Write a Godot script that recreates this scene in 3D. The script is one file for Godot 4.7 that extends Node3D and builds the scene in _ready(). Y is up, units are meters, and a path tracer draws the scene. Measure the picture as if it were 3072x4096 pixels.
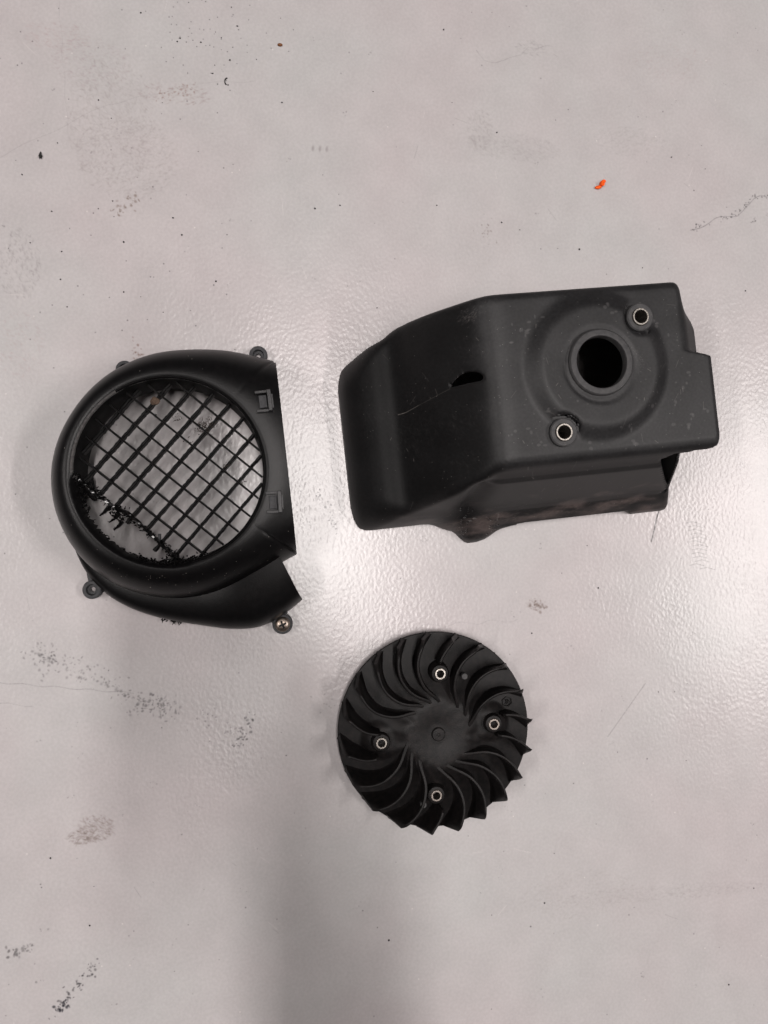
extends Node3D
# Three black plastic engine cooling parts lying on a painted workshop floor, seen from above.
# Lengths in the builders are millimetres; mm() turns them into metres.

var M := {}
var rng := RandomNumberGenerator.new()


func _ready() -> void:
	rng.seed = 4711
	# ---- camera -----------------------------------------------------------
	var cam := Camera3D.new()
	cam.name = "camera"
	cam.fov = 71.5
	cam.near = 0.02
	cam.far = 60.0
	cam.transform = Transform3D(Basis(Vector3(0.99083, 0.13511, 0.0), Vector3(-0.00299, 0.02193, -0.99976), Vector3(-0.13508, 0.99059, 0.02213)).orthonormalized(), Vector3(0, 0.45, 0))
	add_child(cam)
	cam.current = true
	# ---- surroundings and exposure ---------------------------------------
	var we := WorldEnvironment.new()
	we.name = "world_environment"
	var env := Environment.new()
	env.background_mode = Environment.BG_COLOR
	env.background_color = Color(0.50, 0.485, 0.48)
	env.background_energy_multiplier = 0.18
	env.tonemap_mode = Environment.TONE_MAPPER_LINEAR
	env.tonemap_exposure = 1.0
	env.sdfgi_enabled = true
	env.ssao_enabled = true
	env.ssil_enabled = true
	we.environment = env
	add_child(we)
	# ---- strip lamps under the workshop ceiling ----------------------------
	make_materials()
	for l in LAMPS:
		strip_lamp(l[0], l[1], l[2])
	# ---- floor -------------------------------------------------------------
	make_floor()
	# ---- the three parts ---------------------------------------------------
	make_fan_cover()
	make_shroud()
	make_fan_wheel()
	# ---- small things ------------------------------------------------------
	make_litter()
	# ---- who takes the picture: squatting over the parts, the cause of the shade at the near edge
	make_photographer()


const LAMPS := [
	[-2.0, "twin tube ceiling lamp to the left of the black parts", 4.6],
	[0.145, "twin tube ceiling lamp straight above the black parts", 4.8],
	[2.25, "twin tube ceiling lamp to the right of the black parts", 5.6],
]


# ============================== helpers ====================================
func mm(x: float, y: float, z: float) -> Vector3:
	return Vector3(x, y, z) * 0.001


func thing(called: String, label: String, category: String, at: Vector3, turn := 0.0) -> Node3D:
	var o := Node3D.new()
	o.name = called
	add_child(o, true)
	o.position = at
	o.rotation.y = turn
	o.set_meta("label", label)
	o.set_meta("category", category)
	return o


func put(called: String, mesh: Mesh, mat: Material, parent: Node) -> MeshInstance3D:
	var o := MeshInstance3D.new()
	o.name = called
	o.mesh = mesh
	o.material_override = mat
	o.cast_shadow = GeometryInstance3D.SHADOW_CASTING_SETTING_ON
	parent.add_child(o, true)
	return o


# A bag of vertices (mm) and clockwise triangles.
class Bag:
	var v := PackedVector3Array()
	var f := PackedInt32Array()
	var uv := PackedVector2Array()

	func tri(a: int, b: int, c: int) -> void:
		f.append(a)
		f.append(b)
		f.append(c)

	func quad(a: int, b: int, c: int, d: int) -> void:
		tri(a, b, c)
		tri(a, c, d)

	# rings of equal length; wrap joins the first and the last ring, round joins the ends of every ring
	func loft(rings: Array, wrap: bool, round_: bool) -> void:
		var base := v.size()
		var n: int = rings[0].size()
		for r in rings:
			v.append_array(r)
		var rows := rings.size()
		for i in (rows if wrap else rows - 1):
			var p := base + i * n
			var q := base + ((i + 1) % rows) * n
			for j in (n if round_ else n - 1):
				var k := (j + 1) % n
				quad(p + j, q + j, q + k, p + k)

	func cap(ring: PackedVector3Array, flip: bool) -> void:
		var base := v.size()
		var mid := Vector3.ZERO
		for p in ring:
			mid += p
		v.append_array(ring)
		v.append(mid / ring.size())
		var n := ring.size()
		for j in n:
			if flip:
				tri(base + j, base + (j + 1) % n, base + n)
			else:
				tri(base + (j + 1) % n, base + j, base + n)

	# a closed sweep of rings with caps at both ends
	func solid(rings: Array) -> void:
		loft(rings, false, true)
		cap(rings[0], false)
		cap(rings[-1], true)

	func box(c: Vector3, half: Vector3, b: Basis, taper := 1.0) -> void:
		var lo := PackedVector3Array()
		var hi := PackedVector3Array()
		var e := minf(minf(half.x, half.z), half.y) * 0.22
		var rings := []
		for s in [[-half.y, 1.0, e], [-half.y + e, 1.0, 0.0], [half.y - e, taper, 0.0], [half.y, taper, e]]:
			var r := PackedVector3Array()
			var hx: float = half.x * s[1] - s[2]
			var hz: float = half.z * s[1] - s[2]
			for q in [[-1, -1], [1, -1], [1, 1], [-1, 1]]:
				r.append(c + b * Vector3(q[0] * hx, s[0], q[1] * hz))
			rings.append(r)
		solid(rings)

	# a tube through points with radii
	func tube(pts: PackedVector3Array, rad: PackedFloat32Array, sides := 5) -> void:
		var rings := []
		for i in pts.size():
			var d := (pts[mini(i + 1, pts.size() - 1)] - pts[maxi(i - 1, 0)]).normalized()
			var a := d.cross(Vector3(0.3, 0.9, 0.2)).normalized()
			var b := d.cross(a)
			var r := PackedVector3Array()
			for k in sides:
				var t := TAU * k / sides
				r.append(pts[i] + (a * cos(t) + b * sin(t)) * rad[i])
			rings.append(r)
		solid(rings)

	func lathe(prof: Array, c: Vector3, n := 48, from := 0.0, to := TAU) -> void:
		var rings := []
		var whole := absf(to - from - TAU) < 0.001
		for i in (n if whole else n + 1):
			var t := from + (to - from) * i / n
			var r := PackedVector3Array()
			for p in prof:
				r.append(c + Vector3(cos(t) * p[0], p[1], sin(t) * p[0]))
			rings.append(r)
		if whole:
			loft(rings, true, true)
		else:
			solid(rings)

	func lump(c: Vector3, r: Vector3, noise: FastNoiseLite, rough: float, rings := 9, sides := 12) -> void:
		var base := v.size()
		for i in rings + 1:
			var a := PI * i / rings
			for j in sides:
				var t := TAU * j / sides
				var d := Vector3(sin(a) * cos(t), cos(a), sin(a) * sin(t))
				var k := 1.0 + rough * noise.get_noise_3dv(d * 60.0 + c * 13.0)
				v.append(c + d * r * k)
		for i in rings:
			for j in sides:
				var p := base + i * sides
				quad(p + j, p + (j + 1) % sides, p + sides + (j + 1) % sides, p + sides + j)

	# Turns an open sheet into a shell of that thickness; the sheet's normal side is kept.
	func shell(t: float) -> void:
		var n := v.size()
		var nor := PackedVector3Array()
		nor.resize(n)
		var up := 0.0
		for i in range(0, f.size(), 3):
			var k := (v[f[i + 2]] - v[f[i]]).cross(v[f[i + 1]] - v[f[i]])
			up += k.y
			for j in 3:
				nor[f[i + j]] += k
		var s := 1.0 if up > 0.0 else -1.0
		for i in n:
			v.append(v[i] - nor[i].normalized() * t * s)
		var edges := {}
		for i in range(0, f.size(), 3):
			for j in 3:
				var a := f[i + j]
				var b := f[i + (j + 1) % 3]
				var key := mini(a, b) * 1000003 + maxi(a, b)
				if edges.has(key):
					edges.erase(key)
				else:
					edges[key] = [a, b]
		var m := f.size()
		for i in range(0, m, 3):
			tri(f[i] + n, f[i + 2] + n, f[i + 1] + n)
		for e in edges.values():
			quad(e[1], e[0], e[0] + n, e[1] + n)

	# crease in degrees: faces that meet at less are smoothed together
	func commit(crease := 40.0, closed := true) -> ArrayMesh:
		var weld := {}
		var id := PackedInt32Array()
		id.resize(v.size())
		for i in v.size():
			var key := Vector3i((v[i] * 500.0).round())
			if not weld.has(key):
				weld[key] = i
			id[i] = weld[key]
		var vol := 0.0
		var g := PackedInt32Array()
		for i in range(0, f.size(), 3):
			var a := id[f[i]]
			var b := id[f[i + 1]]
			var c := id[f[i + 2]]
			if a == b or b == c or a == c:
				continue
			g.append(f[i])
			g.append(f[i + 1])
			g.append(f[i + 2])
			vol += v[f[i]].dot(v[f[i + 2]].cross(v[f[i + 1]]))
		var flip := closed and vol < 0.0
		var count := g.size() / 3
		var fn := PackedVector3Array()
		fn.resize(count)
		var first := PackedInt32Array()
		first.resize(v.size())
		first.fill(-1)
		var nxt := PackedInt32Array()
		nxt.resize(g.size())
		for t in count:
			if flip:
				var w := g[t * 3 + 1]
				g[t * 3 + 1] = g[t * 3 + 2]
				g[t * 3 + 2] = w
			var a := v[g[t * 3]]
			fn[t] = (v[g[t * 3 + 2]] - a).cross(v[g[t * 3 + 1]] - a)
			for j in 3:
				var c := t * 3 + j
				nxt[c] = first[id[g[c]]]
				first[id[g[c]]] = c
		var limit := cos(deg_to_rad(crease))
		var pv := PackedVector3Array()
		var pn := PackedVector3Array()
		var pu := PackedVector2Array()
		pv.resize(g.size())
		pn.resize(g.size())
		var has_uv := uv.size() == v.size()
		if has_uv:
			pu.resize(g.size())
		for t in count:
			var mine := fn[t].normalized()
			for j in 3:
				var c := t * 3 + j
				var s := Vector3.ZERO
				var k := first[id[g[c]]]
				while k >= 0:
					var o := fn[k / 3]
					if o.dot(mine) > limit * o.length():
						s += o
					k = nxt[k]
				pv[c] = v[g[c]] * 0.001
				pn[c] = s.normalized() if s.length_squared() > 0.0 else mine
				if has_uv:
					pu[c] = uv[g[c]]
		var arr := []
		arr.resize(Mesh.ARRAY_MAX)
		arr[Mesh.ARRAY_VERTEX] = pv
		arr[Mesh.ARRAY_NORMAL] = pn
		if has_uv:
			arr[Mesh.ARRAY_TEX_UV] = pu
		var out := ArrayMesh.new()
		out.add_surface_from_arrays(Mesh.PRIMITIVE_TRIANGLES, arr)
		return out


# value of a table [[x, y], ...] at x, smoothly between its points
func table(t: Array, x: float) -> float:
	if x <= t[0][0]:
		return t[0][1]
	var n := t.size()
	for i in range(1, n):
		if x <= t[i][0]:
			var k: float = (x - t[i - 1][0]) / (t[i][0] - t[i - 1][0])
			return lerpf(t[i - 1][1], t[i][1], k)
	return t[n - 1][1]


func soft_table(t: Array, x: float) -> float:
	if x <= t[0][0]:
		return t[0][1]
	var n := t.size()
	for i in range(1, n):
		if x <= t[i][0]:
			var x0: float = t[i - 1][0]
			var x1: float = t[i][0]
			var y0: float = t[i - 1][1]
			var y1: float = t[i][1]
			var s: float = (y1 - y0) / (x1 - x0)
			var sa: float = s if i < 2 else (y1 - t[i - 2][1]) / (x1 - t[i - 2][0])
			var sb: float = s if i + 1 >= n else (t[i + 1][1] - y0) / (t[i + 1][0] - x0)
			var h := x1 - x0
			var k := (x - x0) / h
			return y0 * (2 * k * k * k - 3 * k * k + 1) + sa * h * (k * k * k - 2 * k * k + k) + y1 * (3 * k * k - 2 * k * k * k) + sb * h * (k * k * k - k * k)
	return t[n - 1][1]


func noise(seed_: int, freq: float, octaves := 3, kind := FastNoiseLite.TYPE_SIMPLEX_SMOOTH) -> FastNoiseLite:
	var n := FastNoiseLite.new()
	n.seed = seed_
	n.noise_type = kind
	n.frequency = freq
	n.fractal_octaves = octaves
	if octaves == 1:
		n.fractal_type = FastNoiseLite.FRACTAL_NONE
	return n


# ============================== materials ==================================
func grain(seed_: int, freq: float, octaves: int, size := 512) -> ImageTexture:
	var im := noise(seed_, freq, octaves).get_seamless_image(size, size)
	im.convert(Image.FORMAT_RGBA8)
	im.bump_map_to_normal_map(6.0)
	return ImageTexture.create_from_image(im)


func ramp_noise(seed_: int, freq: float, octaves: int, lo: Color, hi: Color, size := 512) -> ImageTexture:
	var im := noise(seed_, freq, octaves).get_seamless_image(size, size)
	var src := im.get_data()
	var dst := PackedByteArray()
	dst.resize(size * size * 3)
	for i in size * size:
		var k := src[i] / 255.0
		dst[i * 3] = int(255 * lerpf(lo.r, hi.r, k))
		dst[i * 3 + 1] = int(255 * lerpf(lo.g, hi.g, k))
		dst[i * 3 + 2] = int(255 * lerpf(lo.b, hi.b, k))
	return ImageTexture.create_from_image(Image.create_from_data(size, size, false, Image.FORMAT_RGB8, dst))


func plastic(called: String, lo: Color, hi: Color, rough: float, period_mm: float, bump: float, seed_: int) -> StandardMaterial3D:
	var m := StandardMaterial3D.new()
	m.resource_name = called
	m.albedo_texture = ramp_noise(seed_, 0.012, 4, lo, hi)
	m.uv1_triplanar = true
	m.uv1_scale = Vector3.ONE * (1000.0 / period_mm)
	m.roughness = rough
	m.metallic_specular = 0.32
	if bump > 0.0:
		m.normal_enabled = true
		m.normal_texture = M.grain
		m.normal_scale = bump
	return m


func plain(called: String, c: Color, rough: float, metal := 0.0) -> StandardMaterial3D:
	var m := StandardMaterial3D.new()
	m.resource_name = called
	m.albedo_color = c
	m.roughness = rough
	m.metallic = metal
	return m


func make_materials() -> void:
	M.grain = grain(31, 0.05, 3)
	M.cover = plastic("black_cover_plastic", Color(0.035, 0.034, 0.038), Color(0.075, 0.07, 0.073), 0.36, 26, 0.12, 5)
	M.grille = plastic("black_grille_plastic", Color(0.03, 0.029, 0.03), Color(0.07, 0.066, 0.066), 0.45, 30, 0.12, 6)
	M.wheel = plastic("black_fan_plastic", Color(0.04, 0.038, 0.04), Color(0.125, 0.108, 0.106), 0.5, 34, 0.12, 7)
	M.matt = plain("matt_black_plastic", Color(0.055, 0.052, 0.055), 0.75)
	M.matt.metallic_specular = 0.3
	M.pale_rim = plastic("pale_rim_plastic", Color(0.22, 0.215, 0.215), Color(0.46, 0.45, 0.445), 0.32, 14, 0.1, 17)
	M.lip = plain("polished_black_rim", Color(0.05, 0.048, 0.05), 0.26)
	M.clip = plastic("clip_plastic", Color(0.13, 0.13, 0.135), Color(0.22, 0.215, 0.22), 0.36, 20, 0.1, 16)
	M.grille.metallic_specular = 0.24
	M.tab = plastic("pale_tab_plastic", Color(0.19, 0.19, 0.2), Color(0.27, 0.27, 0.275), 0.5, 20, 0.3, 8)
	M.rubber = plastic("dull_collar_plastic", Color(0.22, 0.22, 0.225), Color(0.30, 0.295, 0.295), 0.55, 25, 0.3, 9)
	M.melt = plain("molten_black_plastic", Color(0.05, 0.048, 0.05), 0.2)
	M.steel = plastic("worn_bright_steel", Color(0.42, 0.40, 0.38), Color(0.78, 0.76, 0.73), 0.4, 8, 0.0, 10)
	M.steel.metallic = 1.0
	M.dull = plastic("dulled_steel", Color(0.36, 0.33, 0.31), Color(0.74, 0.71, 0.68), 0.46, 6, 0.1, 15)
	M.dull.metallic = 1.0
	M.rust = plastic("rusty_steel", Color(0.33, 0.22, 0.15), Color(0.55, 0.45, 0.36), 0.5, 8, 0.3, 12)
	M.rust.metallic = 0.8
	M.screw = plastic("tarnished_screw_steel", Color(0.46, 0.40, 0.36), Color(0.76, 0.72, 0.68), 0.38, 9, 0.05, 11)
	M.screw.metallic = 1.0
	M.clod = plastic("dry_dirt", Color(0.27, 0.22, 0.19), Color(0.45, 0.38, 0.33), 0.95, 6, 1.0, 13)
	M.lint = plain("pale_lint", Color(0.52, 0.50, 0.48), 0.9)
	M.dust = plain("dusty_fuzz", Color(0.23, 0.20, 0.18), 0.95)
	M.orange = plastic("orange_rubber", Color(0.93, 0.30, 0.05), Color(1.0, 0.44, 0.12), 0.5, 6, 0.3, 14)
	M.grit = plain("black_grit", Color(0.11, 0.105, 0.10), 0.7)
	M.seed = plain("brown_seed", Color(0.42, 0.24, 0.08), 0.6)


# ============================== lamps ======================================
func strip_lamp(x: float, label: String, energy: float) -> void:
	var o := thing("strip_lamp", label, "ceiling lamp", Vector3(x, 2.72, 0.05))
	o.set_meta("group", "strip lamps under the workshop ceiling")
	var h := Bag.new()
	h.box(Vector3(0, 30, 0), Vector3(95, 30, 720), Basis.IDENTITY)
	var white := plain("white_lamp_enamel", Color(0.85, 0.85, 0.84), 0.5)
	put("housing", h.commit(), white, o)
	var g := StandardMaterial3D.new()
	g.resource_name = "lamp_tube_glow"
	g.albedo_color = Color(0.9, 0.9, 0.9)
	g.emission_enabled = true
	g.emission = Color(1.0, 0.97, 0.94)
	g.emission_energy_multiplier = 3.0
	for s in [-1.0, 1.0]:
		var b := Bag.new()
		b.tube(PackedVector3Array([Vector3(s * 45, -16, -690), Vector3(s * 45, -16, 690)]), PackedFloat32Array([13, 13]), 16)
		put("tube", b.commit(), g, o)
	var a := AreaLight3D.new()
	a.name = "lamp_light"
	a.area_size = Vector2(0.15, 1.38)
	a.light_color = Color(1.0, 0.975, 0.965)
	a.light_energy = energy
	a.area_range = 8.0
	a.shadow_enabled = true
	a.rotation_degrees = Vector3(-90, 0, 0)
	a.position = Vector3(0, -0.034, 0)
	o.add_child(a)


# ============================== floor ======================================
const FX := -240.0
const FZ := -420.0
const FW := 640.0
const FH := 800.0
const PPM := 2.5
var fw := int(FW * PPM)
var fh := int(FH * PPM)
var fpx := PackedByteArray()


func dab(x: float, z: float, rx: float, rz: float, turn: float, c: Color, strength: float, hard := 0.6) -> void:
	var r := maxf(rx, rz)
	var ca := cos(turn)
	var sa := sin(turn)
	var x0 := maxi(0, int((x - r - FX) * PPM))
	var x1 := mini(fw - 1, int((x + r - FX) * PPM) + 1)
	var z0 := maxi(0, int((z - r - FZ) * PPM))
	var z1 := mini(fh - 1, int((z + r - FZ) * PPM) + 1)
	for j in range(z0, z1 + 1):
		for i in range(x0, x1 + 1):
			var dx := i / PPM + FX - x
			var dz := j / PPM + FZ - z
			var u := (dx * ca + dz * sa) / rx
			var w := (-dx * sa + dz * ca) / rz
			var d := sqrt(u * u + w * w)
			if d < 1.0:
				var k := strength * clampf((1.0 - d) / (1.0 - hard), 0.0, 1.0)
				var p := (j * fw + i) * 3
				fpx[p] = int(lerpf(fpx[p], c.r * 255, k))
				fpx[p + 1] = int(lerpf(fpx[p + 1], c.g * 255, k))
				fpx[p + 2] = int(lerpf(fpx[p + 2], c.b * 255, k))


func scratch(pts: Array, width: float, c: Color, strength: float, wobble := 0.5) -> void:
	for i in pts.size() - 1:
		var a := Vector2(pts[i][0], pts[i][1])
		var b := Vector2(pts[i + 1][0], pts[i + 1][1])
		var n := int(a.distance_to(b) / 0.35) + 1
		for k in n:
			var p := a.lerp(b, float(k) / n)
			var w := wobble * sin(p.x * 0.31 + p.y * 0.23)
			dab(p.x + w, p.y + w, width, width, 0, c, strength * (0.35 + 0.65 * rng.randf()), 0.2)


# flecks spread round a chain of points
func flecks(pts: Array, count: int, spread: float, size: float, c: Color, strength: float) -> void:
	for k in count:
		var i := rng.randi_range(0, maxi(0, pts.size() - 2))
		var a := Vector2(pts[i][0], pts[i][1])
		var b := Vector2(pts[mini(i + 1, pts.size() - 1)][0], pts[mini(i + 1, pts.size() - 1)][1])
		var p := a.lerp(b, rng.randf()) + Vector2(rng.randfn(0, spread), rng.randfn(0, spread))
		var s := size * rng.randf_range(0.45, 1.25)
		dab(p.x, p.y, s, s * rng.randf_range(0.4, 0.9), rng.randf() * PI, c, strength * rng.randf_range(0.4, 1.0), 0.35)


# a rubbed patch: many faint short strokes, so that it keeps a grain
func smudge(x: float, z: float, rx: float, rz: float, count: int, turn: float, c: Color, strength: float) -> void:
	for k in count:
		var a := rng.randf() * TAU
		var d := sqrt(rng.randf())
		var l := rng.randf_range(0.6, 2.6)
		dab(x + cos(a) * rx * d, z + sin(a) * rz * d, l, rng.randf_range(0.3, 0.8), turn + rng.randfn(0, 0.5), c, strength * rng.randf_range(0.3, 1.0), 0.0)


func make_floor() -> void:
	fpx.resize(fw * fh * 3)
	var big := noise(71, 0.0022, 4).get_image(fw, fh).get_data()
	var mid := noise(72, 0.012, 4).get_image(fw, fh).get_data()
	var fine := noise(73, 0.16, 2).get_image(fw, fh).get_data()
	var base := Color(0.708, 0.690, 0.690)
	for i in fw * fh:
		var b := (big[i] - 128) * 0.022
		var m := (mid[i] - 128) * 0.028
		var f := (fine[i] - 128) * 0.035
		fpx[i * 3] = clampi(int(base.r * 255 + b * 0.5 + m + f), 0, 255)
		fpx[i * 3 + 1] = clampi(int(base.g * 255 - b * 0.5 + m + f), 0, 255)
		fpx[i * 3 + 2] = clampi(int(base.b * 255 - b * 0.3 + m + f), 0, 255)
	var black := Color(0.16, 0.155, 0.16)
	var grey := Color(0.42, 0.41, 0.41)
	var brown := Color(0.36, 0.30, 0.27)
	var pink := Color(0.66, 0.57, 0.57)
	# rubbed grey area at the upper left and pinkish wear about it
	smudge(-108, -250, 26, 40, 900, 0.9, Color(0.54, 0.51, 0.50), 0.22)
	smudge(-98, -228, 30, 26, 700, -0.5, Color(0.54, 0.51, 0.50), 0.22)
	smudge(-120, -285, 24, 16, 300, 0.2, Color(0.60, 0.53, 0.54), 0.25)
	smudge(-140, -300, 20, 9, 150, 0.2, pink, 0.3)
	smudge(-160, -158, 12, 22, 260, 1.2, Color(0.5, 0.48, 0.48), 0.3)
	smudge(-70, -270, 22, 7, 160, -0.3, Color(0.55, 0.48, 0.47), 0.32)
	smudge(-160, -110, 14, 20, 140, 0.6, pink, 0.3)
	# lens-shaped and trailing smudges at the upper right
	smudge(148, -252, 32, 9, 620, 0.35, Color(0.60, 0.58, 0.58), 0.18)
	smudge(125, -262, 9, 14, 200, 0.9, Color(0.57, 0.55, 0.545), 0.25)
	smudge(230, -262, 26, 10, 220, -0.4, Color(0.58, 0.56, 0.555), 0.22)
	smudge(262, -318, 30, 14, 160, -0.4, pink, 0.22)
	# chains of rubber flecks at the lower left
	flecks([[-145, 73], [-146, 79], [-129, 83]], 80, 4.5, 1.1, grey, 0.5)
	flecks([[-143, 74], [-139, 79]], 18, 3.5, 1.3, black, 0.4)
	flecks([[-129, 83], [-107, 95]], 50, 3.5, 1.0, grey, 0.5)
	flecks([[-107, 95], [-89, 107], [-77, 107], [-70, 110]], 130, 3.5, 1.15, grey, 0.55)
	flecks([[-97, 101], [-84, 106], [-73, 110]], 26, 3.0, 1.3, black, 0.4)
	flecks([[-53, 116], [-39, 122], [-28, 131]], 34, 3.0, 1.0, grey, 0.7)
	flecks([[-21, 112], [-26, 125], [-32, 138]], 34, 2.0, 1.1, black, 0.55)
	flecks([[-112, 260], [-122, 272], [-134, 286]], 70, 2.0, 1.0, black, 0.6)
	flecks([[-126, 279], [-134, 286]], 22, 1.3, 1.4, Color(0.09, 0.09, 0.11), 0.8)
	flecks([[-164, 250], [-149, 249]], 34, 2.0, 1.2, grey, 0.8)
	smudge(-113, 180, 11, 8, 260, 0.5, brown, 0.22)
	smudge(-121, 185, 9, 4, 120, -0.4, brown, 0.25)
	# small stains
	flecks([[-107, -191], [-98, -199], [-91, -203]], 34, 2.4, 1.2, Color(0.45, 0.40, 0.37), 0.7)
	flecks([[-78, -268], [-66, -272], [-55, -278]], 40, 2.2, 0.9, Color(0.50, 0.41, 0.38), 0.6)
	flecks([[-93, -112], [-92, -105]], 22, 1.8, 1.0, Color(0.45, 0.36, 0.33), 0.6)
	smudge(162, 50, 7, 4, 60, 0.6, brown, 0.3)
	flecks([[160, 49], [167, 52]], 16, 2.0, 1.3, brown, 0.6)
	flecks([[20, -24], [27, -10], [33, 2]], 26, 2.0, 1.0, black, 0.7)
	flecks([[20, 105], [44, 122]], 22, 3.0, 0.9, grey, 0.6)
	flecks([[123, -200], [135, -190]], 18, 3.0, 1.0, Color(0.5, 0.47, 0.45), 0.6)
	for k in 3:
		dab(15.5 + 4.4 * k, -242, 1.2, 2.6, 0.1, Color(0.55, 0.53, 0.53), 0.6, 0.3)
	# scratches, scuffs and cracks
	scratch([[-172, -223], [-137, -244], [-110, -260], [-88, -267]], 0.3, grey, 0.24)
	scratch([[-88, -267], [-52, -279], [-20, -282]], 0.3, grey, 0.16)
	scratch([[-139, -322], [-136, -280], [-133, -240]], 0.3, grey, 0.14)
	scratch([[123, -315], [128, -309], [142, -309], [153, -315], [158, -321], [176, -322]], 0.4, grey, 0.2, 1.0)
	smudge(160, -320, 10, 5, 60, 0.3, grey, 0.2)
	scratch([[-172, 91], [-120, 97], [-92, 100]], 0.35, grey, 0.42)
	scratch([[-172, 103], [-150, 106]], 0.3, grey, 0.4)
	scratch([[250.7, -16], [247, -7], [242, 9]], 0.7, black, 0.55)
	scratch([[273, -204], [286, -210]], 0.5, grey, 0.5, 1.0)
	scratch([[286, -210], [307, -217], [320, -230], [332, -230]], 0.45, black, 0.25, 1.2)
	flecks([[273, -204], [290, -211], [307, -217]], 26, 1.0, 0.9, black, 0.6)
	flecks([[307, -217], [320, -230], [332, -230]], 30, 1.0, 0.8, black, 0.6)
	flecks([[318, -212], [335, -220]], 16, 1.6, 0.9, grey, 0.7)
	for k in 13:
		var zz := -4.0 + 2.6 * k
		var xx := 274.0 + 0.5 * k + rng.randfn(0, 1.5)
		scratch([[xx - 5, zz + 0.6], [xx, zz - 0.4], [xx + 6, zz + 1.2]], 0.42, grey, 0.55, 0.1)
	smudge(250, 243, 80, 5, 500, -0.1, Color(0.58, 0.55, 0.55), 0.2)
	smudge(190, 240, 40, 16, 300, -0.3, Color(0.60, 0.57, 0.56), 0.2)
	scratch([[238, 104], [224, 121], [210, 138]], 0.5, grey, 0.3, 1.0)
	scratch([[70, -5], [120, -12], [180, -8]], 0.3, grey, 0.25, 1.5)
	scratch([[84, 63], [150, 60]], 0.3, grey, 0.25, 1.0)
	for k in 46:
		var p := Vector2(rng.randf_range(-170, 330), rng.randf_range(-330, 310))
		var a := rng.randf() * TAU
		var l := rng.randf_range(2, 12)
		var pale := rng.randf() < 0.6
		scratch([[p.x, p.y], [p.x + cos(a) * l, p.y + sin(a) * l]], 0.3, Color(0.86, 0.84, 0.83) if pale else grey, 0.5 if pale else 0.35, 0.2)
	for k in 130:
		var p := Vector2(rng.randf_range(-180, 340), rng.randf_range(-380, 330))
		flecks([[p.x, p.y]], rng.randi_range(1, 4), 1.5, rng.randf_range(0.4, 0.9), grey, 0.5)
	for k in 190:
		dab(rng.randf_range(-180, 340), rng.randf_range(-380, 330), rng.randf_range(0.3, 0.7), rng.randf_range(0.3, 0.7), 0, black, rng.randf_range(0.25, 0.75), 0.2)
	for k in 80:
		dab(rng.randf_range(-190, -20), rng.randf_range(-330, 30), rng.randf_range(0.3, 0.6), rng.randf_range(0.3, 0.6), 0, black, 0.6, 0.4)
	for k in 60:
		dab(rng.randfn(-50, 22), rng.randfn(-312, 16), rng.randf_range(0.3, 0.55), rng.randf_range(0.3, 0.55), 0, black, 0.6, 0.3)
	for k in 70:
		dab(rng.randf_range(-180, 340), rng.randf_range(-330, 330), 0.5, 0.5, 0, Color(0.9, 0.88, 0.86), 0.7, 0.4)
	var im := Image.create_from_data(fw, fh, false, Image.FORMAT_RGB8, fpx)
	var m := StandardMaterial3D.new()
	m.resource_name = "grey_floor_paint"
	m.albedo_texture = ImageTexture.create_from_image(im)
	m.roughness = 0.27
	m.metallic_specular = 0.5
	# the rolled-on paint's orange-peel relief, as a height map
	var peel := noise(81, 0.14, 3)
	peel.fractal_gain = 0.5
	var pd := peel.get_seamless_image(1536, 1536).get_data()
	var wd := noise(82, 0.006, 3).get_seamless_image(1536, 1536).get_data()
	for i in pd.size():
		# the roller left it stronger here and weaker there
		pd[i] = 128 + int((pd[i] - 128) * (0.35 + wd[i] / 230.0))
	var relief := Image.create_from_data(1536, 1536, false, Image.FORMAT_L8, pd)
	relief.convert(Image.FORMAT_RGB8)
	m.heightmap_enabled = true
	m.heightmap_texture = ImageTexture.create_from_image(relief)
	m.heightmap_scale = 0.0125
	var b := Bag.new()
	# one sheet; the paint repeats beyond the part in view
	for j in 2:
		for i in 2:
			b.v.append(Vector3(FX + FW * (-3 + 7 * i), 0, FZ + FH * (-2 + 5 * j)))
			b.uv.append(Vector2(-3 + 7 * i, -2 + 5 * j))
	b.quad(0, 1, 3, 2)
	var fl := put("floor", b.commit(40, false), m, self)
	fl.set_meta("kind", "structure")
	fl.set_meta("label", "glossy light grey painted workshop floor with scuffs and specks")


# ============================== fan cover ==================================
const COVER_R := [[-180, 69.5], [-150, 67.5], [-125, 69], [-97, 72.5], [-83, 75], [-70, 79.5], [-58, 85], [-47, 92], [-30, 102], [-8, 107], [10, 103], [22, 95], [32, 86.5], [40, 81], [48, 77.5], [55, 75.5], [70, 74], [100, 73.5], [120, 73.5], [140, 72.5], [160, 71], [180, 69.5]]
const CREST := 54.5
const BASE_H := 10.0


func cover_torn(a: float) -> float:   # 1 inside the torn stretch of the opening's rim
	return smoothstep(74, 86, a) * (1.0 - smoothstep(168, 178, a))


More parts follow.
